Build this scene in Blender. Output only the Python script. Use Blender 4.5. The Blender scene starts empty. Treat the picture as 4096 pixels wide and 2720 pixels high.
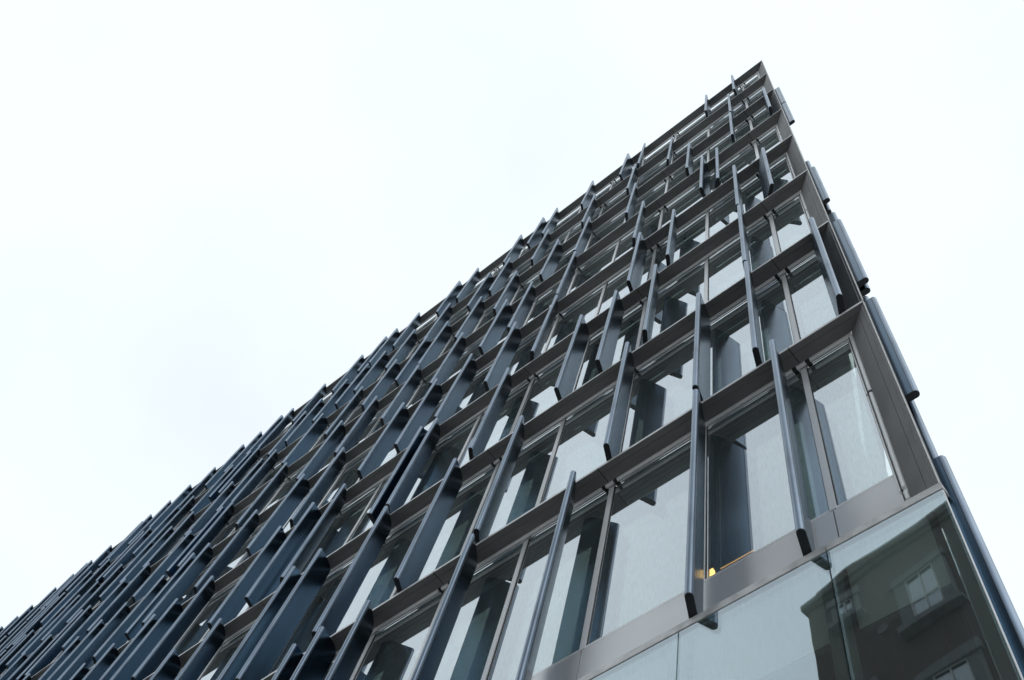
import bpy, math, random
from mathutils import Matrix, Vector
random.seed(7)
scene = bpy.context.scene
col = scene.collection

# ------------------------------------------------------------------ camera
S = 3.7                      # one storey, metres
CX, CY, CZ = 0.24397591, -1.12600151, -10.16635194      # camera in storeys, roof edge = 0
EYE = 1.6
def W(x, y, z):
    """storey units (corner of the roof = origin) -> metres above the ground"""
    return Vector((x * S, y * S, (z - CZ) * S + EYE))
Rr = ((0.7629351731036025, 0.6222914965989196, 0.1751662493234727),
      (-0.5423703179051643, 0.7635822615656074, -0.350394874502758),
      (-0.35180159166329417, 0.17232359990154963, 0.9200762017464333))
cam_d = bpy.data.cameras.new('camera'); cam = bpy.data.objects.new('camera', cam_d); col.objects.link(cam)
cp = W(CX, CY, CZ)
cam.matrix_world = Matrix(((Rr[0][0], -Rr[1][0], -Rr[2][0], cp.x),
                           (Rr[0][1], -Rr[1][1], -Rr[2][1], cp.y),
                           (Rr[0][2], -Rr[1][2], -Rr[2][2], cp.z), (0, 0, 0, 1)))
cam_d.sensor_width = 36.0; cam_d.lens = 36.8376; cam_d.clip_start = 0.05; cam_d.clip_end = 3000
scene.camera = cam

# ------------------------------------------------------------------ sky, sun, exposure
SUN_EL, SUN_AZ = math.radians(45), math.radians(98)
w = bpy.data.worlds.new('World'); scene.world = w; w.use_nodes = True
nt = w.node_tree; nt.nodes.clear()
N = nt.nodes.new; L = nt.links.new
out = N('ShaderNodeOutputWorld')
sky = N('ShaderNodeTexSky'); sky.sky_type = 'NISHITA'; sky.sun_disc = False
sky.sun_elevation = SUN_EL; sky.sun_rotation = SUN_AZ; sky.air_density = 1.0; sky.dust_density = 2.0
bg1 = N('ShaderNodeBackground'); bg1.inputs['Strength'].default_value = 0.08
L(sky.outputs[0], bg1.inputs['Color'])
tc = N('ShaderNodeTexCoord'); mp = N('ShaderNodeMapping'); mp.inputs['Scale'].default_value = (1.4, 1.4, 2.2)
L(tc.outputs['Generated'], mp.inputs[0])
nz = N('ShaderNodeTexNoise'); nz.inputs['Scale'].default_value = 1.6; nz.inputs['Detail'].default_value = 4
nz.inputs['Roughness'].default_value = 0.45; L(mp.outputs[0], nz.inputs['Vector'])
cr = N('ShaderNodeValToRGB'); cr.color_ramp.elements[0].position = 0.32; cr.color_ramp.elements[1].position = 0.62
cr.color_ramp.elements[0].color = (0.462, 0.500, 0.540, 1); cr.color_ramp.elements[1].color = (0.528, 0.582, 0.612, 1)
L(nz.outputs['Fac'], cr.inputs[0])
bg2 = N('ShaderNodeBackground'); bg2.inputs['Strength'].default_value = 1.95
L(cr.outputs[0], bg2.inputs['Color'])
mx = N('ShaderNodeMixShader'); mx.inputs[0].default_value = 0.94
L(bg1.outputs[0], mx.inputs[1]); L(bg2.outputs[0], mx.inputs[2]); L(mx.outputs[0], out.inputs[0])

sun_d = bpy.data.lights.new('sun', 'SUN'); sun_d.energy = 0.5; sun_d.angle = math.radians(50); sun_d.color = (1, 0.97, 0.93)
sun = bpy.data.objects.new('sun', sun_d); col.objects.link(sun)
sd = Vector((math.sin(SUN_AZ) * math.cos(SUN_EL), math.cos(SUN_AZ) * math.cos(SUN_EL), math.sin(SUN_EL)))
sun.rotation_euler = sd.to_track_quat('Z', 'Y').to_euler(); sun.location = (20, 20, 60)
vs = scene.view_settings
vs.view_transform = 'Standard'; vs.look = 'None'; vs.gamma = 1; vs.use_curve_mapping = False; vs.exposure = 0.0

# ------------------------------------------------------------------ materials
def newmat(name):
    m = bpy.data.materials.new(name); m.use_nodes = True
    return m, m.node_tree, m.node_tree.nodes['Principled BSDF']

def noise_on(nt, scale, vec_scale=(1, 1, 1), detail=5, coord='Object'):
    tc = nt.nodes.new('ShaderNodeTexCoord'); mp = nt.nodes.new('ShaderNodeMapping')
    mp.inputs['Scale'].default_value = vec_scale
    nt.links.new(tc.outputs[coord], mp.inputs[0])
    n = nt.nodes.new('ShaderNodeTexNoise'); n.inputs['Scale'].default_value = scale; n.inputs['Detail'].default_value = detail
    nt.links.new(mp.outputs[0], n.inputs['Vector'])
    return n

def ramp(nt, src, p0, c0, p1, c1):
    r = nt.nodes.new('ShaderNodeValToRGB'); e = r.color_ramp.elements
    e[0].position = p0; e[1].position = p1; e[0].color = (*c0, 1); e[1].color = (*c1, 1)
    nt.links.new(src, r.inputs[0]); return r

def metal(name, c, metallic, rough, var=0.12, streak=(1, 1, 0.15), scale=3.0, rvar=0.08, bump=0.0, coat=0.0, rd=5, rs=4):
    m, nt, b = newmat(name)
    n = noise_on(nt, scale, streak)
    r = ramp(nt, n.outputs['Fac'], 0.3, tuple(v * (1 - var) for v in c), 0.7, tuple(min(1, v * (1 + var)) for v in c))
    nt.links.new(r.outputs[0], b.inputs['Base Color'])
    b.inputs['Metallic'].default_value = metallic
    n2 = noise_on(nt, scale * rs, (1, 1, 0.4), rd)
    mr = nt.nodes.new('ShaderNodeMapRange'); mr.inputs['To Min'].default_value = rough - rvar; mr.inputs['To Max'].default_value = rough + rvar
    nt.links.new(n2.outputs['Fac'], mr.inputs['Value']); nt.links.new(mr.outputs[0], b.inputs['Roughness'])
    if coat: b.inputs['Coat Weight'].default_value = coat; b.inputs['Coat Roughness'].default_value = 0.15
    if bump:
        bp = nt.nodes.new('ShaderNodeBump'); bp.inputs['Strength'].default_value = bump; bp.inputs['Distance'].default_value = 0.002
        n3 = noise_on(nt, 60, (1, 1, 1)); nt.links.new(n3.outputs['Fac'], bp.inputs['Height']); nt.links.new(bp.outputs[0], b.inputs['Normal'])
    return m

M_fin = metal('fin_blue_grey_metal', (0.050, 0.096, 0.152), 1.0, 0.25, var=0.15, streak=(5, 5, 0.22), rvar=0.025, scale=1.4, rd=1, rs=1.5)
M_nose = metal('fin_nose_lit_metal', (0.185, 0.235, 0.30), 0.8, 0.36, var=0.22, streak=(1, 1, 0.5), scale=2.2, rd=2, rs=2)  # nose painted paler than the blade for the light it faces
M_cap = metal('fin_end_rubber', (0.012, 0.015, 0.02), 0.0, 0.55)
M_ledge = metal('ledge_bronze_metal', (0.195, 0.192, 0.190), 0.0, 0.6, var=0.17, streak=(0.8, 2, 1), scale=1.6)
M_lip = metal('ledge_lip_lit_metal', (0.75, 0.75, 0.75), 0.2, 0.5, var=0.18, streak=(2, 2, 2))  # lip colour lightened for the sky light on its front face
M_rail = metal('pale_rail_metal', (0.92, 0.92, 0.92), 0.1, 0.36, var=0.08)
M_mull = metal('mullion_metal', (0.88, 0.88, 0.885), 0.15, 0.36, var=0.06)
M_span = metal('spandrel_brushed_metal', (0.72, 0.725, 0.73), 0.3, 0.36, var=0.06, streak=(1, 1, 1), scale=1.1, bump=0.05)
M_dark = metal('black_gasket', (0.012, 0.012, 0.013), 0.0, 0.5)
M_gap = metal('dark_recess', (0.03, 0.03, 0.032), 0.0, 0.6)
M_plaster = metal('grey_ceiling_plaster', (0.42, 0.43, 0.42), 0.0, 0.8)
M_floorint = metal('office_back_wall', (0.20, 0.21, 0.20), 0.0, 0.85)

def glass(name, tint=(0.91, 0.96, 1.0), trans=(0.30, 0.37, 0.345), F0=0.40, streak=0.025, wave=0.0, rough=0.0, F5=1.0, dust_haze=1.0):
    m = bpy.data.materials.new(name); m.use_nodes = True; nt = m.node_tree; nt.nodes.clear()
    N = nt.nodes.new; L = nt.links.new
    o = N('ShaderNodeOutputMaterial'); mix = N('ShaderNodeMixShader')
    lw = N('ShaderNodeLayerWeight'); lw.inputs['Blend'].default_value = 0.5
    pw = N('ShaderNodeMath'); pw.operation = 'POWER'; pw.inputs[1].default_value = 3.2; L(lw.outputs['Facing'], pw.inputs[0])
    ma = N('ShaderNodeMath'); ma.operation = 'MULTIPLY_ADD'; ma.inputs[1].default_value = (1 - F0) * F5; ma.inputs[2].default_value = F0
    L(pw.outputs[0], ma.inputs[0])
    tr = N('ShaderNodeBsdfTransparent'); tr.inputs[0].default_value = (*trans, 1)
    gl = N('ShaderNodeBsdfGlossy'); gl.inputs['Roughness'].default_value = rough
    n = noise_on(nt, 9.0, (9, 9, 0.35), 6)
    r = ramp(nt, n.outputs['Fac'], 0.35, tuple(t * (1 - streak) for t in tint), 0.62, tint)
    L(r.outputs[0], gl.inputs['Color'])
    # thin film of dust on the glass, milkier as painted haze lifting dark reflections
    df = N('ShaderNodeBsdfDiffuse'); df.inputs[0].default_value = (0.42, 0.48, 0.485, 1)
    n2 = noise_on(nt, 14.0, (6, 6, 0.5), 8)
    r2 = ramp(nt, n2.outputs['Fac'], 0.42, (0.05 * dust_haze,) * 3, 0.8, (0.13 * dust_haze,) * 3)
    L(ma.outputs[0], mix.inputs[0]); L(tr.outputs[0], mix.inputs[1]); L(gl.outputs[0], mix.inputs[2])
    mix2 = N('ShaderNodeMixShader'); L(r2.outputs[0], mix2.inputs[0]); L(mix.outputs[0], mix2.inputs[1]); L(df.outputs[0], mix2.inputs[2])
    L(mix2.outputs[0], o.inputs[0])
    if wave:
        bp = N('ShaderNodeBump'); bp.inputs['Strength'].default_value = 1.0; bp.inputs['Distance'].default_value = wave
        n3 = noise_on(nt, 1.3, (1, 1, 1), 1); L(n3.outputs['Fac'], bp.inputs['Height'])
        L(bp.outputs[0], gl.inputs['Normal'])
    return m
scene.cycles.transparent_max_bounces = 20
M_glass = glass('window_glass', dust_haze=1.6, F0=0.44, trans=(0.84, 0.90, 0.87), wave=0.0008)
M_inner = glass('inner_leaf_glass', dust_haze=0.3, F0=0.26, tint=(0.86, 0.96, 0.95), trans=(0.38, 0.46, 0.42), wave=0.0012)
M_edge = bpy.data.materials.new('glass_edge'); M_edge.use_nodes = True
_n = M_edge.node_tree; _n.nodes.clear(); _o = _n.nodes.new('ShaderNodeOutputMaterial'); _t = _n.nodes.new('ShaderNodeBsdfTransparent')
_t.inputs[0].default_value = (0.93, 0.97, 0.95, 1); _n.links.new(_t.outputs[0], _o.inputs[0])
M_glass_low = glass('shopfront_glass', tint=(0.84, 0.94, 1.0), F0=0.29, streak=0.05, dust_haze=0.55, trans=(0.82, 0.87, 0.84), wave=0.0018)

def emissive(name, c, s):
    m, nt, b = newmat(name)
    b.inputs['Base Color'].default_value = (*c, 1)
    b.inputs['Emission Color'].default_value = (*c, 1); b.inputs['Emission Strength'].default_value = s
    return m
M_warm = emissive('warm_lamp_diffuser', (1.0, 0.52, 0.16), 1.1)
M_hot = emissive('amber_lamp_diffuser', (1.0, 0.56, 0.17), 5.0)
M_yell = emissive('yellow_lamp_diffuser', (0.9, 0.75, 0.22), 5.0)

# ------------------------------------------------------------------ mesh helpers
class MB:
    def __init__(s): s.v = []; s.f = []; s.m = []; s.mats = []
    def mi(s, mat):
        if mat not in s.mats: s.mats.append(mat)
        return s.mats.index(mat)
    def box(s, a, b, mat):
        i = len(s.v); x0, x1 = sorted((a[0], b[0])); y0, y1 = sorted((a[1], b[1])); z0, z1 = sorted((a[2], b[2]))
        s.v += [(x0, y0, z0), (x1, y0, z0), (x1, y1, z0), (x0, y1, z0), (x0, y0, z1), (x1, y0, z1), (x1, y1, z1), (x0, y1, z1)]
        k = s.mi(mat)
        for q in ((0, 3, 2, 1), (4, 5, 6, 7), (0, 1, 5, 4), (1, 2, 6, 5), (2, 3, 7, 6), (3, 0, 4, 7)):
            s.f.append(tuple(i + t for t in q)); s.m.append(k)
    def prism(s, pts, z0, z1, mat, capmat=None, axis='z'):
        """pts = plan polygon (counter-clockwise), extruded along z (or along x: pts are (y,z))"""
        i = len(s.v); n = len(pts); k = s.mi(mat); kc = s.mi(capmat or mat)
        if axis == 'z':
            s.v += [(p[0], p[1], z0) for p in pts] + [(p[0], p[1], z1) for p in pts]
        else:
            s.v += [(z0, p[0], p[1]) for p in pts] + [(z1, p[0], p[1]) for p in pts]
        for j in range(n):
            s.f.append((i + j, i + (j + 1) % n, i + n + (j + 1) % n, i + n + j)); s.m.append(k)
        s.f.append(tuple(i + n - 1 - j for j in range(n))); s.m.append(kc)
        s.f.append(tuple(i + n + j for j in range(n))); s.m.append(kc)
    def mesh(s, name):
        me = bpy.data.meshes.new(name); me.from_pydata(s.v, [], s.f)
        for m in s.mats: me.materials.append(m)
        for p, k in zip(me.polygons, s.m): p.material_index = k
        me.update(); return me

def link(name, me, parent=None, loc=(0, 0, 0), rz=0.0):
    o = bpy.data.objects.new(name, me); col.objects.link(o)
    if parent is not None: o.parent = parent
    o.location = loc; o.rotation_euler = (0, 0, rz); return o

def empty(name, label, cat, loc=(0, 0, 0)):
    o = bpy.data.objects.new(name, None); col.objects.link(o); o.location = loc
    o['label'] = label; o['category'] = cat; return o

def smooth(me, ang=35):
    for p in me.polygons: p.use_smooth = True
    try: me.set_sharp_from_angle(angle=math.radians(ang))
    except Exception: pass

# ------------------------------------------------------------------ street
def zone(name, a, b, z, mat):
    m = MB(); m.box((a[0], a[1], z - 0.3), (b[0], b[1], z), mat)
    o = link(name, m.mesh(name)); o['kind'] = 'structure'; return o
M_asph = metal('pale_bounce_ground', (0.36, 0.355, 0.345), 0, 0.9, var=0.25, streak=(1, 1, 1), scale=8)  # unseen ground made pale to bounce light up to the soffits
M_pave = metal('pavement_stone', (0.46, 0.45, 0.43), 0, 0.85, var=0.15, streak=(1, 1, 1), scale=2)
m = MB(); m.box((-1200, -1200, -0.4), (1200, 1200, -0.12), M_asph); o = link('ground', m.mesh('ground')); o['kind'] = 'structure'
zone('pavement', (-90, -3.4), (12, 0.0), 0.0, M_pave)
zone('pavement', (-90, -16.4), (40, -8.4), 0.0, M_pave)
zone('pavement', (3, -3.4), (60, 60), 0.001, M_pave)

# ------------------------------------------------------------------ office building
JX0, JP = -0.26579346, 0.75592515
D = 0.06207
ZK = [0.01335, -1, -2, -3, -4, -5, -6, -7, -8.1868]
NB = 17
building = empty('office_building', 'tall glass office block with brown metal ledges and blue grey vertical fins', 'building', (0, 0, 0))
def wz(z): return (z - CZ) * S + EYE
JX = [0.0] + [JX0 - JP * i for i in range(NB)]
SPLX, SPLY = -0.0815, D + 0.003      # inner end of the splayed corner post

# ledge panels (soffit + lip), one per bay
def ledge(x1, x0, z, first, T=0.0125):
    m = MB(); g = 0.0016 if not first else 0.0
    a, b = x1 * S + 0.006, (x0 * S - (0.006 if not first else 0))
    za, zb = wz(z), wz(z + T)
    s1, s2 = 0.0235 * S, 0.0260 * S * 0 + 0.0235 * S + 0.0045
    def strip(y0, y1, z0, z1, mat):
        if first:
            k = SPLX / SPLY
            m.prism([(a, y0), (y0 * k + b, y0), (y1 * k + b, y1), (a, y1)], z0, z1, mat)
        else:
            m.box((a, y0, z0), (b, y1, z1), mat)
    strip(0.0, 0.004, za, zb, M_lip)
    strip(0.0045, s1, za, zb - 0.002, M_ledge)
    strip(s1 + 0.0005, s2 - 0.0005, za + 0.006, zb - 0.003, M_dark)
    strip(s2, D * S, za, zb - 0.002, M_ledge)
    return m.mesh('ledge_panel')
shared = None
for k in range(8):
    for i in range(NB):
        x0, x1 = JX[i], JX[i + 1]
        if i == 0:
            me = ledge(x1, x0, ZK[k], True); link('ledge_panel', me, building)
        else:
            if shared is None:
                shared = ledge(0 - JP, 0.0, CZ - EYE / S, False)   # local z = 0
            link('ledge_panel', shared, building, (x0 * S, 0, wz(ZK[k])))

m2 = MB(); m2.box((-0.0058, 0.0005, 0.0008), (0.0058, D * S - 0.001, 0.040), M_dark); seal = m2.mesh('joint_seal')
for k in range(8):
    for i in range(1, NB): link('joint_seal', seal, building, (JX[i] * S, 0, wz(ZK[k])))
# splayed corner post
m = MB()
fx = 0.4
px_, py_ = SPLX * S, SPLY * S
def sp(t, off=0.0):   # point along the splay, off = into the building
    n = Vector((SPLY, -SPLX)).normalized()
    return (px_ * t + n.x * off, py_ * t + n.y * off)
for k in range(8):
    z1 = wz(ZK[k]) if k == 0 else wz(ZK[k]) ; z0 = wz(ZK[k + 1] if k < 7 else -8.1868)
    top = z1 + (0.043 if k == 0 else -0.0015)
    z0b = z0 + (0.0475 if k < 7 else 0.089)
    m2 = MB()
    m2.prism([(0.0, 0.0), (0.012, 0.014), (*sp(fx, 0.05),), sp(fx, 0)][::1], z0b, top, M_ledge)
    m2.prism([sp(fx, 0.004), sp(fx, 0.05), sp(fx + 0.018, 0.05), sp(fx + 0.018, 0.004)], z0b, top, M_dark)
    m2.prism([sp(fx + 0.018, 0), sp(fx + 0.018, 0.05), sp(1.0, 0.05), sp(1.0, 0)], z0b, top, M_ledge)
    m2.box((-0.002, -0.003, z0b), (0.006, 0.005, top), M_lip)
    link('corner_post_panel', m2.mesh('corner_post_panel'), building)

# pale blind rails below each ledge
def halfround(y0, y1, zt, n=7):
    r = (y1 - y0) / 2; c = (y0 + y1) / 2
    return [(c + r * math.cos(math.pi + math.pi * t / n), zt - r * 1.55 * math.sin(math.pi * t / n)) for t in range(n + 1)]
RY0, RY1 = (D + 0.001) * S, (D + 0.0165) * S
def rail_mesh(xa, xb):
    m = MB(); prof = halfround(RY0, RY1, 0.006); prof = prof + [(RY1, 0.03), (RY0, 0.03)]
    m.prism(prof, xa, xb, M_rail, axis='x')
    # fine seam and lower flange
    m.box((xa, RY1, -0.004), (xb, RY1 + 0.006, 0.012), M_dark)
    me = m.mesh('blind_rail'); smooth(me, 50); return me
rm_full = rail_mesh(-JP * S + 0.12, -0.12)
rm_bit = rail_mesh(-0.06, 0.06)
mb = MB(); mb.box((-0.0255, RY0 + 0.004, -0.010), (0.0255, RY1 + 0.035, 0.03), M_gap)
brk = mb.mesh('rail_bracket')
for k in range(8):
    z = wz(ZK[k])
    link('blind_rail', rail_mesh(JX[1] * S + 0.12, (SPLX + 0.0) * S - 0.006), building, (0, 0, z))
    for i in range(1, NB):
        link('blind_rail', rm_full, building, (JX[i] * S, 0, z))
        link('rail_end_piece', rm_bit, building, (JX[i] * S, 0, z))
        for sx in (-0.0895, 0.0895): link('rail_bracket', brk, building, (JX[i] * S + sx, 0, z))
# vertical rails beside the corner post
vx = SPLX * S - 0.004
for k in range(8):
    zt = wz(ZK[k]) - 0.012; zb_ = wz(ZK[k + 1] if k < 7 else -8.165) + 0.055
    H_ = zt - zb_
    segs = [(zt, zt - H_ * 0.38), (zt - H_ * 0.395, zb_ + 0.62), (zb_ + 0.55, zb_ + 0.42), (zb_ + 0.34, zb_)] if k == 7 else [(zt, zt - H_ * 0.38), (zt - H_ * 0.395, zb_)]
    for a, b in segs:
        m2 = MB(); cx_, cy_, r = vx - 0.022, (D + 0.009) * S, 0.024
        m2.prism([(cx_ + r * math.cos(t * math.pi / 5), cy_ + r * math.sin(t * math.pi / 5)) for t in range(10)], b, a, M_rail)
        m2.box((vx - 0.056, cy_ - 0.004, b), (vx - 0.048, cy_ + 0.03, a), M_dark)
        m2.box((vx - 0.074, cy_ + 0.004, b), (vx - 0.060, cy_ + 0.04, a), M_mull)
        me = m2.mesh('corner_rail'); smooth(me, 50); link('corner_rail', me, building)
    m2 = MB(); m2.box((vx - 0.05, cy_ - 0.008, zt - H_ * 0.395), (vx - 0.002, cy_ + 0.02, zt - H_ * 0.38), M_gap)
    link('rail_coupler', m2.mesh('rail_coupler'), building)

# mullions, window panes
MY0, MY1, MW = 0.0795, 0.105, 0.0095
GY = 0.0885
NM = 32
SP_TOP = -7.893
mull_x = [JX0 - JP / 2 * j for j in range(NM)]
def rowz(k):
    top = wz(ZK[k]) - 0.012
    if k == 0: top = wz(0.004)
    bot = wz(SP_TOP) + 0.0 if k == 7 else wz(ZK[k + 1]) + 0.05
    return bot, top
def mull_mesh(h):
    m = MB()
    m.box((-MW * S, MY0 * S, 0), (MW * S, MY1 * S, h), M_mull)
    m.box((MW * S + 0.0005, (MY0 + 0.004) * S, 0), (MW * S + 0.012, MY1 * S, h), M_dark)
    m.box((-MW * S - 0.012, (MY0 + 0.004) * S, 0), (-MW * S - 0.0005, MY1 * S, h), M_dark)
    return m.mesh('mullion')
def pane_mesh(xa, xb, h):
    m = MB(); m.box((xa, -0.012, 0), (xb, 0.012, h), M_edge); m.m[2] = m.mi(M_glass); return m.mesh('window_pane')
def inner_mesh(xa, xb, h):
    m = MB(); m.box((xa, -0.004, 0), (xb, 0.004, h), M_edge); m.m[2] = m.mi(M_inner); return m.mesh('inner_leaf')
def header_mesh(xa, xb):
    m = MB(); m.box((xa, 0.002, -0.10), (xb, 0.07, 0.0), M_dark); m.box((xa, -0.022, -0.098), (xb, 0.001, -0.085), M_gap)
    return m.mesh('window_head')
def sill_mesh(xa, xb, hh):
    m = MB(); m.box((xa, -0.014, 0), (xb, 0.07, hh), M_mull); return m.mesh('window_sill')
mc, pc, hc, sc_, ic = {}, {}, {}, {}, {}
pw_ = JP / 2 * S
for k in range(8):
    bot, top = rowz(k); h = top - bot
    hk = 'a' if 1 <= k <= 6 else k
    if hk not in mc:
        mc[hk] = mull_mesh(h)
        pc[hk] = pane_mesh(-pw_ + MW * S + 0.013, -MW * S - 0.013, h - 0.04); ic[hk] = inner_mesh(-pw_ + 0.03, -0.03, h - 0.04)
        hc[hk] = header_mesh(-pw_ + MW * S, -MW * S)
        sc_[hk] = sill_mesh(-pw_ + MW * S, -MW * S, 0.035)
    fa, fb = mull_x[0] * S + MW * S + 0.013, -0.1005 * S
    for j in range(NM):
        x = mull_x[j] * S
        link('mullion', mc[hk], building, (x, 0, bot))
        if j < NM - 1:
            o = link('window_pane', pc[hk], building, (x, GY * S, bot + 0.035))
            o.rotation_euler = (random.uniform(-1, 1) * 0.0012, 0, random.uniform(-1, 1) * 0.0016)
            o = link('inner_leaf', ic[hk], building, (x, GY * S + 0.105, bot + 0.035))
            o.rotation_euler = (random.uniform(-1, 1) * 0.0012, 0, random.uniform(-1, 1) * 0.0016)
    # heads and sills in one run each: they read as two continuous dark and pale lines
    m2 = MB(); m2.box((mull_x[-1] * S, (GY + 0.006) * S, top - 0.10), (fb - 0.012, (GY + 0.02) * S, top), M_dark)
    link('window_head', m2.mesh('window_head'), building)
    m2 = MB(); m2.box((mull_x[-1] * S, ((MY0 + 0.0015) if k == 7 else 0.0872) * S, bot - 0.004), (fb - 0.012, (GY + 0.02) * S, bot + 0.033), M_mull)
    link('window_sill', m2.mesh('window_sill'), building)
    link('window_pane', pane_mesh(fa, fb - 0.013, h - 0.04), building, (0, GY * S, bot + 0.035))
    link('inner_leaf', inner_mesh(fa, fb - 0.10, h - 0.04), building, (0, GY * S + 0.105, bot + 0.035))
    m2 = MB(); m2.box((fb - 0.022, MY0 * S + 0.01, bot), (fb - 0.012, GY * S - 0.013, top), M_dark); m2.box((fb - 0.0115, MY0 * S, bot), (fb + 0.012, MY1 * S, top), M_mull)
    link('window_jamb', m2.mesh('window_jamb'), building)

# metal spandrel panels under the lowest windows
sz0, sz1 = wz(-8.166), wz(SP_TOP) - 0.022
for i in range(NB):
    xb = -0.0905 * S if i == 0 else JX[i] * S - 0.006
    xa = JX[i + 1] * S + 0.006
    m2 = MB(); m2.box((xa, 0.0790 * S, sz0), (xb, 0.0790 * S + 0.03, sz1), M_span)
    link('spandrel_panel', m2.mesh('spandrel_panel'), building)
m2 = MB(); m2.box((JX[-1] * S, 0.0790 * S + 0.031, sz0 - 0.1), (-0.0905 * S, 0.0790 * S + 0.08, sz1 + 0.03), M_dark); link('spandrel_backing', m2.mesh('spandrel_backing'), building)
m2 = MB(); m2.box((-0.0900 * S, 0.0780 * S, sz0), (-0.0865 * S, 0.0780 * S + 0.05, sz1), M_mull); link('spandrel_end_trim', m2.mesh('spandrel_end_trim'), building)

def slab(name, y0, y1, z0, z1, mat, xl=-13.3 * S, inset=0.55):
    t = math.tan(math.radians(26)); m2 = MB()
    m2.prism([(xl, y0), (-inset - y0 * t, y0), (-inset - y1 * t, y1), (xl, y1)], z0, z1, mat)
    link(name, m2.mesh(name), building)
# interior: ceilings, back wall
for k in range(8):
    slab('ceiling_slab', 0.124 * S, 2.2 * S, wz(ZK[k]) - 0.16, wz(ZK[k]) - 0.02, M_plaster, inset=0.35)
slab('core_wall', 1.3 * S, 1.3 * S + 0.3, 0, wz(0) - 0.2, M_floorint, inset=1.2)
for k in range(8):
    m2 = MB()
    t_ = math.tan(math.radians(26)); y0_, y1_ = 0.52, 1.9 * S
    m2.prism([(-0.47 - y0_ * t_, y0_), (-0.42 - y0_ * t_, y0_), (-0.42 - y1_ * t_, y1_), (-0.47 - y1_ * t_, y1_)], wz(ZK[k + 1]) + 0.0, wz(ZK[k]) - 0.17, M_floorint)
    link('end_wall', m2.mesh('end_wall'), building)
# low upstand behind the glass hides the raised floors
m2 = MB()
for k in range(1, 8):
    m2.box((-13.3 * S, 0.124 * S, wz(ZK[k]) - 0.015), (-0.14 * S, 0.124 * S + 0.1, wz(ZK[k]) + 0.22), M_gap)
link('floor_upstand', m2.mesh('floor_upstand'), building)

# side facade on the acute corner, runs back out of sight
phi = math.radians(26); sdx, sdy = -math.sin(phi), math.cos(phi)
def side_box(mb, s0, s1, o0, o1, z0, z1, mat):
    """s along the side facade, o = outward offset"""
    ox, oy = math.cos(phi), math.sin(phi); bx, by = 0.016, 0.016
    P = lambda s, o: (bx + sdx * s + ox * o, by + sdy * s + oy * o)
    mb.prism([P(s0, o0), P(s0, o1), P(s1, o1), P(s1, o0)], z0, z1, mat)
for k in range(8):
    z0, z1 = wz(ZK[k + 1]) , wz(ZK[k])
    m2 = MB(); side_box(m2, 0.03, 0.26, -0.05, 0, z0 + 0.008, z1 - 0.004, M_ledge); link('side_post_panel', m2.mesh('side_post_panel'), building)
    m2 = MB(); side_box(m2, 0.40, 26, -0.20, 0.0, z1 + 0.006, z1 + 0.044, M_ledge); link('side_ledge', m2.mesh('side_ledge'), building)
    for q in range(8):
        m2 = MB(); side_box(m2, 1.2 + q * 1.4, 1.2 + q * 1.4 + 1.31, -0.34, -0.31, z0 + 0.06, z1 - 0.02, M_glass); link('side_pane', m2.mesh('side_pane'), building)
        m2 = MB(); side_box(m2, 1.2 + q * 1.4 + 1.32, 1.2 + q * 1.4 + 1.39, -0.36, -0.28, z0 + 0.06, z1 - 0.01, M_mull); link('side_mullion', m2.mesh('side_mullion'), building)

# roof slab and coping behind the top ledge
slab('roof', 0.11 * S, 2.2 * S, wz(0) - 0.018, wz(0) + 0.03, M_ledge)

# ------------------------------------------------------------------ lower glazed storey
cz1 = wz(-8.163); cz0 = wz(-8.1868)
LJ = [0.0, JX0, JX0 - JP / 2, JX0 - JP, JX0 - 1.5 * JP, JX0 - 2 * JP, JX0 - 2.5 * JP, JX0 - 3 * JP]
CAPJ = [0.0, JX0, JX0 - JP, JX0 - 2 * JP, JX0 - 3 * JP]
M_capm = metal('stained_cap_metal', (0.56, 0.56, 0.56), 0.3, 0.5, var=0.25, streak=(3, 3, 3), scale=2.5)
for i in range(len(CAPJ) - 1):
    xb = 0.012 if i == 0 else CAPJ[i] * S - 0.005
    m2 = MB(); m2.box((CAPJ[i + 1] * S + 0.005, -0.006, cz0), (xb, 0.0785 * S, cz1), M_capm)
    me = m2.mesh('cap_strip')
    link('cap_strip', me, building)
M_blind = None
def blind_material():
    m, nt, b = newmat('perforated_green_grey_blind')
    tc = nt.nodes.new('ShaderNodeTexCoord')
    wv = nt.nodes.new('ShaderNodeTexWave'); wv.bands_direction = 'Z'; wv.inputs['Scale'].default_value = 26; wv.inputs['Distortion'].default_value = 0.4
    nt.links.new(tc.outputs['Object'], wv.inputs[0])
    r = ramp(nt, wv.outputs['Fac'], 0.2, (0.56, 0.60, 0.57), 0.8, (0.70, 0.74, 0.71))
    nt.links.new(r.outputs[0], b.inputs['Base Color']); b.inputs['Roughness'].default_value = 0.8
    return m
M_blind = blind_material()
M_frit = metal('grey_green_frit', (0.20, 0.235, 0.235), 0.0, 0.6, var=0.05)
gz0, gz1 = wz(-9.75), cz0 - 0.012
for i in range(len(LJ) - 1):
    xa, xb = LJ[i + 1] * S + 0.006, LJ[i] * S - 0.006
    if i == 0: xb = 0.0
    m2 = MB(); m2.box((xa, 0.0, gz0), (xb, 0.024, gz1), M_glass_low); link('shopfront_pane', m2.mesh('shopfront_pane'), building)
    m2 = MB(); bw = 0.085
    m2.box((xa, 0.028, gz1 - 0.06), (xb - 0.02, 0.034, gz1), M_frit)
    m2.box((xa, 0.028, gz0), (xa + bw * 0.8, 0.034, gz1 - 0.061), M_frit)
    m2.box((xb - bw - 0.02, 0.028, gz0), (xb - 0.02, 0.034, gz1 - 0.061), M_frit)
    link('frit_border', m2.mesh('frit_border'), building)
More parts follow.
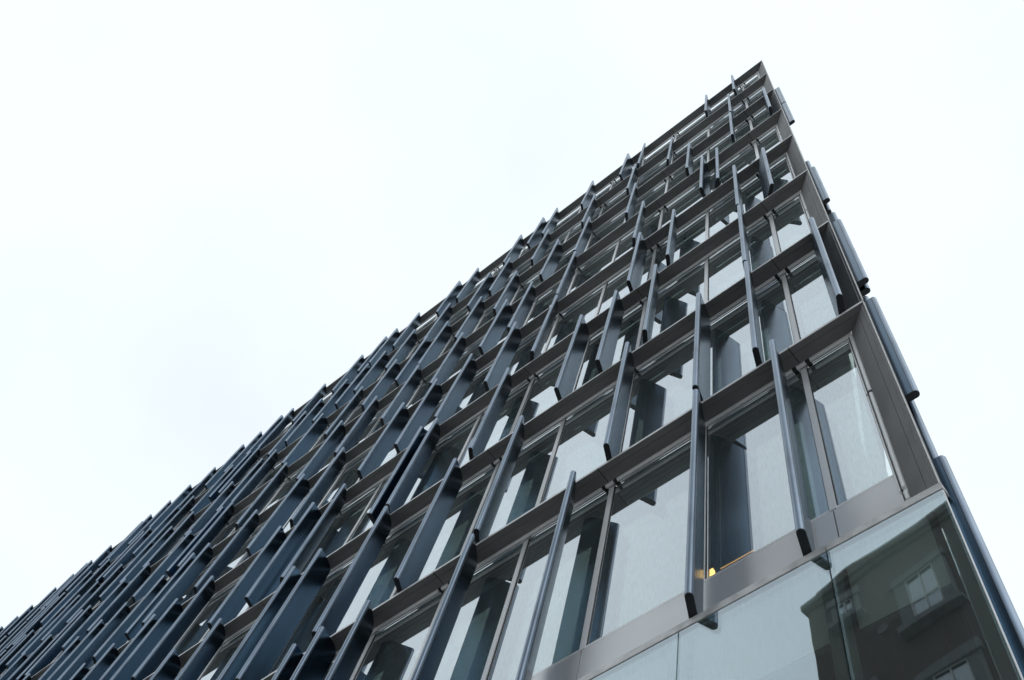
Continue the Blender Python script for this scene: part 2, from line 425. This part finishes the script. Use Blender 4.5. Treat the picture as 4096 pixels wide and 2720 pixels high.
m2 = MB(); m2.box((LJ[-1] * S, 0.022, gz1), (0.0, 0.06, cz0 - 0.0005), M_dark); link('glazing_channel', m2.mesh('glazing_channel'), building)
# pale edge of the corner pane
m2 = MB(); m2.box((0.0005, -0.0005, gz0), (0.007, 0.024, gz1), M_rail); link('corner_trim', m2.mesh('corner_trim'), building)
m2 = MB(); side_box(m2, 0.02, 7, -0.03, -0.006, gz0, gz1, M_glass_low); link('side_shopfront_pane', m2.mesh('side_shopfront_pane'), building)
bz = wz(-8.462) + 0.03
for a, b_ in ((LJ[1] * S + 0.10, -0.15), (LJ[2] * S + 0.10, LJ[1] * S - 0.10)):
    m2 = MB(); m2.box((a, 0.075, bz if b_ > -0.5 else bz + 0.02), (b_, 0.080, gz1 - 0.05), M_blind); m2.box((a, 0.072, bz - 0.022), (b_, 0.084, bz), M_gap)
    link('roller_blind', m2.mesh('roller_blind'), building)
M_pale = metal('pale_roller_blind', (0.50, 0.53, 0.56), 0, 0.85, var=0.03)
for i in range(2, len(LJ) - 1):
    m2 = MB(); m2.box((LJ[i + 1] * S + 0.10, 0.075, gz0 + 0.02), (LJ[i] * S - 0.10, 0.080, gz1 - 0.09), M_pale); link('roller_blind', m2.mesh('roller_blind'), building)
slab('shop_back_wall', 0.9 * S, 0.9 * S + 0.2, 0, wz(-8.26), M_floorint, inset=0.8)
m2 = MB(); m2.box((LJ[-1] * S, 0.05, 0.0), (-0.15, 0.35, gz0 + 0.01), M_span); link('plinth_wall', m2.mesh('plinth_wall'), building)
m2 = MB(); m2.box((-13.3 * S, 0.08 * S, 0.0), (LJ[-1] * S - 0.02, 0.08 * S + 0.3, sz0 - 0.02), M_span); link('plinth_wall', m2.mesh('plinth_wall'), building)
slab('ceiling_slab', 0.12, 1.9 * S, wz(-8.3), wz(-8.25), M_gap, inset=0.12)
m2 = MB(); side_box(m2, 0.12, 7, -0.16, -0.10, gz0, gz1, M_gap); link('side_lining', m2.mesh('side_lining'), building)

# ------------------------------------------------------------------ the fins
PIV = 0.0148; WO, WI, TH = 0.0775 * S, 0.0465 * S, 0.0104 * S      # outer reach, inner reach, half thickness
def fin_meshes(h, WI=WI, seam=0.011):
    r = TH; n = 9
    yo = -WO + r
    g = yo + seam                                    # seam between nose and blade
    nose = [(-r, g)] + [(-r * math.cos(math.pi * t / n), yo - r * math.sin(math.pi * t / n)) for t in range(n + 1)] + [(r, g)]
    nose = nose[::1]
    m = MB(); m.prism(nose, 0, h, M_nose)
    m.prism([(-r + 0.004, g + 0.0002), (r - 0.004, g + 0.0002), (r - 0.004, g + 0.0048), (-r + 0.004, g + 0.0048)], 0.001, h - 0.001, M_dark)
    e = 0.010; gi = g + 0.005
    if WI > 0.12:
        blade = [(-r, gi), (r, gi), (r, WI - 0.10), (r, WI - e), (r - e, WI), (-r + e, WI), (-r, WI - e), (-r, WI - 0.10)]
        m.prism(blade, 0, h, M_fin)
        for i_ in range(len(m.v) - 8, len(m.v)):
            x_, y_, z_ = m.v[i_]; m.v[i_] = (x_, y_, h - 0.085 if y_ > WI - e - 1e-6 else h)
    else:
        blade = [(-r, gi), (r, gi), (r, WI - e), (r - e, WI), (-r + e, WI), (-r, WI - e)]
        m.prism(blade, 0, h, M_fin)
    me = m.mesh('fin'); smooth(me, 40)
    c = MB(); q = 0.002
    cp_ = [(-r + q, WI - q)] + [(-(r - q) * math.cos(math.pi * t / n), yo - (r - q) * math.sin(math.pi * t / n)) for t in range(n + 1)] + [(r - q, WI - q)]
    c.prism(cp_, -0.010, -0.0003, M_cap)
    ce = c.mesh('end_cap')
    b = MB(); b.prism([(0.02 * math.cos(t * math.pi / 4), 0.02 * math.sin(t * math.pi / 4)) for t in range(8)], h + 0.0003, h + 0.03, M_gap)
    be = b.mesh('pivot')
    return me, ce, be
def zr(k):
    top = wz(ZK[k]) - 0.030
    bot = wz(ZK[k + 1] if k < 7 else -8.163) + (0.072 if k < 7 else 0.03)
    return bot, top
FM = {}
FINS = [(0, -0.289, 13), (0, -0.578, 18), (0, -1.299, 45), (0, -1.492, 12), (0, -1.925, 27), (0, -2.378, 29), (0, -2.553, 13), (0, -2.845, 25), (0, -3.43, 34), (0, -3.685, 15), (0, -4.264, 37), (0, -4.586, 21), (0, -4.745, 20), (0, -5.106, 29), (0, -5.691, 41), (0, -6.21, 44), (0, -6.387, 20), (0, -6.739, 33), (0, -7.037, 24), (0, -7.539, 46), (0, -7.974, 29), (0, -8.345, 40), (0, -8.703, 30), (0, -8.865, 38), (0, -9.478, 42), (0, -9.866, 46), (0, -9.954, 38), (0, -10.237, 45), (0, -10.605, 46), (0, -11.101, 46), (0, -11.419, 46), (1, -0.346, 20), (1, -0.931, 38), (1, -1.32, 30), (1, -1.773, 33), (1, -2.301, 33), (1, -2.76, 29), (1, -3.002, 17), (1, -3.507, 33), (1, -3.968, 32), (1, -4.354, 27), (1, -4.59, 18), (1, -4.884, 21), (1, -5.246, 26), (1, -5.481, 32), (1, -6.185, 46), (1, -6.303, 12), (1, -6.58, 23), (1, -7.221, 46), (1, -7.454, 19), (1, -7.939, 38), (1, -8.044, 15), (1, -8.664, 46), (1, -8.975, 26), (1, -9.48, 46), (1, -9.587, 37), (1, -9.858, 44), (1, -10.223, 46), (1, -10.612, 40), (2, -0.053, 24), (2, -0.35, 24), (2, -0.722, 24), (2, -1.237, 34), (2, -1.696, 30), (2, -2.012, 21), (2, -2.456, 30), (2, -2.842, 28), (2, -3.219, 24), (2, -3.459, 17), (2, -3.823, 26), (2, -4.249, 45), (2, -4.737, 19), (2, -5.363, 41), (2, -5.547, 21), (2, -5.962, 35), (2, -6.532, 46), (2, -6.844, 32), (2, -7.129, 26), (2, -7.62, 44), (2, -7.996, 37), (2, -8.301, 36), (2, -8.536, 24), (2, -9.093, 46), (2, -9.213, 34), (2, -9.574, 41), (3, -0.478, 39), (3, -0.593, 13), (3, -1.088, 35), (3, -1.69, 39), (3, -2.084, 29), (3, -2.324, 18), (3, -2.76, 30), (3, -3.211, 31), (3, -3.66, 37), (3, -4.039, 27), (3, -4.683, 43), (3, -5.338, 43), (3, -5.452, 9), (3, -5.858, 28), (3, -6.428, 41), (3, -6.742, 27), (3, -7.243, 40), (3, -7.35, 20), (3, -7.828, 44), (3, -8.22, 34), (4, -0.17, 45), (4, -0.361, 22), (4, -0.789, 31), (4, -1.035, 18), (4, -1.686, 42), (4, -2.015, 22), (4, -2.387, 25), (4, -2.694, 21), (4, -2.993, 22), (4, -3.568, 38), (4, -3.952, 22), (4, -4.449, 39), (4, -4.959, 33), (4, -5.128, 16), (4, -5.472, 29), (4, -5.915, 34), (4, -6.217, 29), (4, -6.51, 30), (4, -7.163, 46), (5, -0.355, 23), (5, -0.861, 33), (5, -1.11, 20), (5, -1.338, 20), (5, -1.845, 34), (5, -2.37, 35), (5, -2.481, 11), (5, -3.103, 44), (5, -3.354, 14), (5, -3.64, 22), (5, -4.267, 40), (5, -4.596, 23), (5, -4.817, 21), (5, -5.234, 31), (5, -5.54, 23), (6, -0.045, 25), (6, -0.35, 22), (6, -0.581, 17), (6, -0.947, 26), (6, -1.535, 38), (6, -1.926, 25), (6, -2.365, 32), (6, -2.802, 18), (6, -2.989, 11), (6, -3.538, 35), (7, -0.289, 19), (7, -0.579, 26), (7, -1.09, 41), (7, -1.547, 34), (7, -2.062, 35), (7, -2.303, 14), (7, -2.454, 11)]
extra = []
for k, xs in ((0, (-11.75, -12.1, -12.5)), (1, (-11.05, -11.4, -11.9, -12.3)), (2, (-9.95, -10.35, -10.8, -11.3)), (3, (-8.65, -9.05, -9.5, -9.9)), (4, (-7.6, -8.0, -8.5)), (5, (-5.95, -6.4, -6.8)), (6, (-3.9, -4.3, -4.8)), (7, (-2.85, -3.2, -3.6))):
    for x in xs: extra.append((k, x, random.choice((15, 20, 28, 36))))
def place(k, x, th):
    bot, top = zr(k)
    near = x > -0.75 and k >= 5
    key = ('a' if 1 <= k <= 6 else k, near)
    if key not in FM: FM[key] = fin_meshes(top - bot, WI=0.056 * S if near else WI)
    a = math.radians(th)
    # inner edge lies towards -x: local +y axis turned by +th
    xp = x * S - WO * math.sin(a)
    f = link('fin', FM[key][0], building, (xp, PIV * S, bot), a)
    c = link('end_cap', FM[key][1], f)
    p = link('pivot', FM[key][2], f)
    return f
for k, x, th in FINS + extra: place(k, x, th)

# fins of the side facade that show past the corner
def side_fin(x, y, z0, z1, xin):
    me, ce, be = fin_meshes((z1 - z0) * S, WI=-WO + (x - xin) * S, seam=0.002)
    f = link('fin', me, building, (x * S - WO, y * S, wz(z0)), math.radians(90))
    link('end_cap', ce, f)
for x, y, z0, z1 in ((.0365, .034, -2.665, -1.90), (.0365, .034, -3.47, -2.70), (.0315, .034, -5.58, -4.90), (.0373, .034, -6.745, -5.965), (.0334, .034, -7.674, -6.942), (.0268, .034, -9.9, -8.02)):
    side_fin(x, y, z0, z1, -0.012)
for x, y, z0, z1 in ((.0112, .065, -5.64, -4.56), (.0228, .065, -6.75, -5.71), (.007, .068, -8.4, -6.80)):
    side_fin(x, y, z0, z1, -0.035)

# ------------------------------------------------------------------ lit lamps inside
def lamp(x0, x1, y, z, mat, label, hh=0.035):
    t = empty('strip_lamp', label, 'lamp', ((x0 + x1) / 2 * S, y * S, wz(z)))
    hl = abs(x1 - x0) / 2 * S
    m2 = MB(); m2.box((-hl, -0.02, 0), (hl, 0.02, hh), mat); link('diffuser', m2.mesh('diffuser'), t)
    m2 = MB(); m2.box((-hl - 0.01, -0.026, -0.02), (hl + 0.01, 0.026, -0.0005), M_gap); link('housing', m2.mesh('housing'), t)
lamp(-0.600, -0.50, 0.106, -7.845, M_warm, 'long warm orange strip lamp glowing low behind the lowest window near the corner')
lamp(-0.636, -0.622, 0.1035, -7.865, M_hot, 'short bright amber lamp just behind the glass, mirrored in the second fin from the corner', 0.17)

# ------------------------------------------------------------------ brick house across the street (seen mirrored in the low panes)
def brick_mat():
    m, nt, b = newmat('dark_red_brick')
    tc = nt.nodes.new('ShaderNodeTexCoord'); mp = nt.nodes.new('ShaderNodeMapping')
    mp.inputs['Rotation'].default_value = (math.radians(90), 0, 0)
    nt.links.new(tc.outputs['Object'], mp.inputs[0])
    bt = nt.nodes.new('ShaderNodeTexBrick'); bt.inputs['Scale'].default_value = 1.0
    bt.inputs['Brick Width'].default_value = 0.225; bt.inputs['Row Height'].default_value = 0.075; bt.inputs['Mortar Size'].default_value = 0.006
    bt.inputs['Color1'].default_value = (0.055, 0.036, 0.031, 1); bt.inputs['Color2'].default_value = (0.085, 0.052, 0.043, 1); bt.inputs['Mortar'].default_value = (0.17, 0.15, 0.13, 1)
    nt.links.new(mp.outputs[0], bt.inputs[0]); nt.links.new(bt.outputs[0], b.inputs['Base Color']); b.inputs['Roughness'].default_value = 0.9
    return m
M_brick = brick_mat()
M_stone = metal('painted_stone_trim', (0.15, 0.145, 0.145), 0, 0.8, var=0.12, streak=(2, 2, 1))
M_roof = metal('slate_roof', (0.10, 0.105, 0.11), 0, 0.7, var=0.2)
M_white = metal('white_sash_paint', (0.42, 0.42, 0.41), 0, 0.5, var=0.04)
yawb = math.radians(7.5)
house = empty('brick_house', 'dark brick mansion block with grey stone window surrounds, mirrored in the lowest panes', 'building', (-7.94, -13.3, 0))
house.rotation_euler = (0, 0, yawb)
HH = 29.6
def hp(mb, name): return link(name, mb.mesh(name), house)
m2 = MB(); m2.box((0, -9, 0), (11, 0, HH), M_brick); hp(m2, 'wall')
m2 = MB(); m2.box((-0.18, -9.2, HH + 0.16), (11.2, 0.18, HH + 0.42), M_brick); m2.box((-0.08, -9.1, HH + 0.001), (11.1, 0.08, HH + 0.159), M_brick); hp(m2, 'cornice')
m2 = MB(); m2.box((0.42, -8.7, HH + 0.421), (10.6, -0.02, HH + 0.62), M_brick); m2.box((0.36, -8.8, HH + 0.621), (10.7, 0.05, HH + 0.72), M_brick); hp(m2, 'parapet')
M_wg = glass('sash_glass', F0=0.20, trans=(0.10, 0.12, 0.12))
M_blindin = metal('white_window_blind', (0.30, 0.32, 0.34), 0, 0.8)
def sash(x, z, wd=0.95, ht=1.9, t=0.38, blind=0.0):
    for nm, a, b_ in (('jamb', (x - wd / 2 - t, z - 0.02), (x - wd / 2, z + ht)), ('jamb', (x + wd / 2, z - 0.02), (x + wd / 2 + t, z + ht)), ('lintel', (x - wd / 2 - t - 0.06, z + ht + 0.001), (x + wd / 2 + t + 0.06, z + ht + 0.30))):
        m2 = MB(); m2.box((a[0], 0.002, a[1]), (b_[0], 0.07 if nm == 'jamb' else 0.12, b_[1]), M_stone)
        if nm == 'jamb' and a[0] < x - wd / 2 - t / 2: wi = hp(m2, 'window')
        else: link(nm, m2.mesh(nm), wi)
    m3 = MB(); m3.box((x - wd / 2 - t - 0.12, 0.002, z - 0.20), (x + wd / 2 + t + 0.12, 0.24, z - 0.021), M_stone); link('sill', m3.mesh('sill'), wi)
    m3 = MB(); m3.box((x - wd / 2 + 0.001, 0.010, z), (x + wd / 2 - 0.001, 0.018, z + ht - 0.001), M_wg); link('pane', m3.mesh('pane'), wi)
    if blind: m3 = MB(); m3.box((x - wd / 2 + 0.001, 0.003, z), (x + wd / 2 - 0.001, 0.006, z + ht * blind), M_blindin); link('blind', m3.mesh('blind'), wi)
    m3 = MB()
    for xx in (x - wd / 2 + 0.03, x, x + wd / 2 - 0.03): m3.box((xx - 0.025, 0.0185, z), (xx + 0.025, 0.05, z + ht - 0.001), M_white)
    for zz in (z + 0.03, z + ht / 2, z + ht - 0.04): m3.box((x - wd / 2 + 0.001, 0.0505, zz - 0.03), (x + wd / 2 - 0.001, 0.06, zz + 0.03), M_white)
    link('sash_bars', m3.mesh('sash_bars'), wi)
for r_ in range(7):
    zz = 26.05 - r_ * 4.0
    if zz > 0.5:
        for c_ in range(3): sash(3.78 + c_ * 2.9, zz, blind=0.6 if (r_ + c_) % 3 == 0 else 0.0)
        sash(1.28, zz + 2.05 if r_ == 0 else zz + 1.9, wd=0.5, ht=0.85, t=0.22)
m2 = MB(); m2.prism([(2.28 + 0.19 * math.cos(t * math.pi / 8), 26.7 + 0.19 * math.sin(t * math.pi / 8)) for t in range(16)], 0.002, 0.03, M_stone)
mm = m2.mesh('vent_rosette')
for v in mm.vertices: x_, y_, z_ = v.co; v.co = (x_, z_, y_)
link('vent_rosette', mm, house)
# low terrace further along, keeps the street closed
terr = empty('terrace_house', 'lower pale rendered terrace far along the opposite side of the street', 'building', (-34, -17.0, 0))
m2 = MB(); m2.box((-30, -9, 0), (17.5, 0, 11), M_stone); link('wall', m2.mesh('wall'), terr)
m2 = MB(); m2.box((-30.2, -9.2, 11.001), (17.7, 0.2, 11.3), M_roof); link('roof', m2.mesh('roof'), terr)
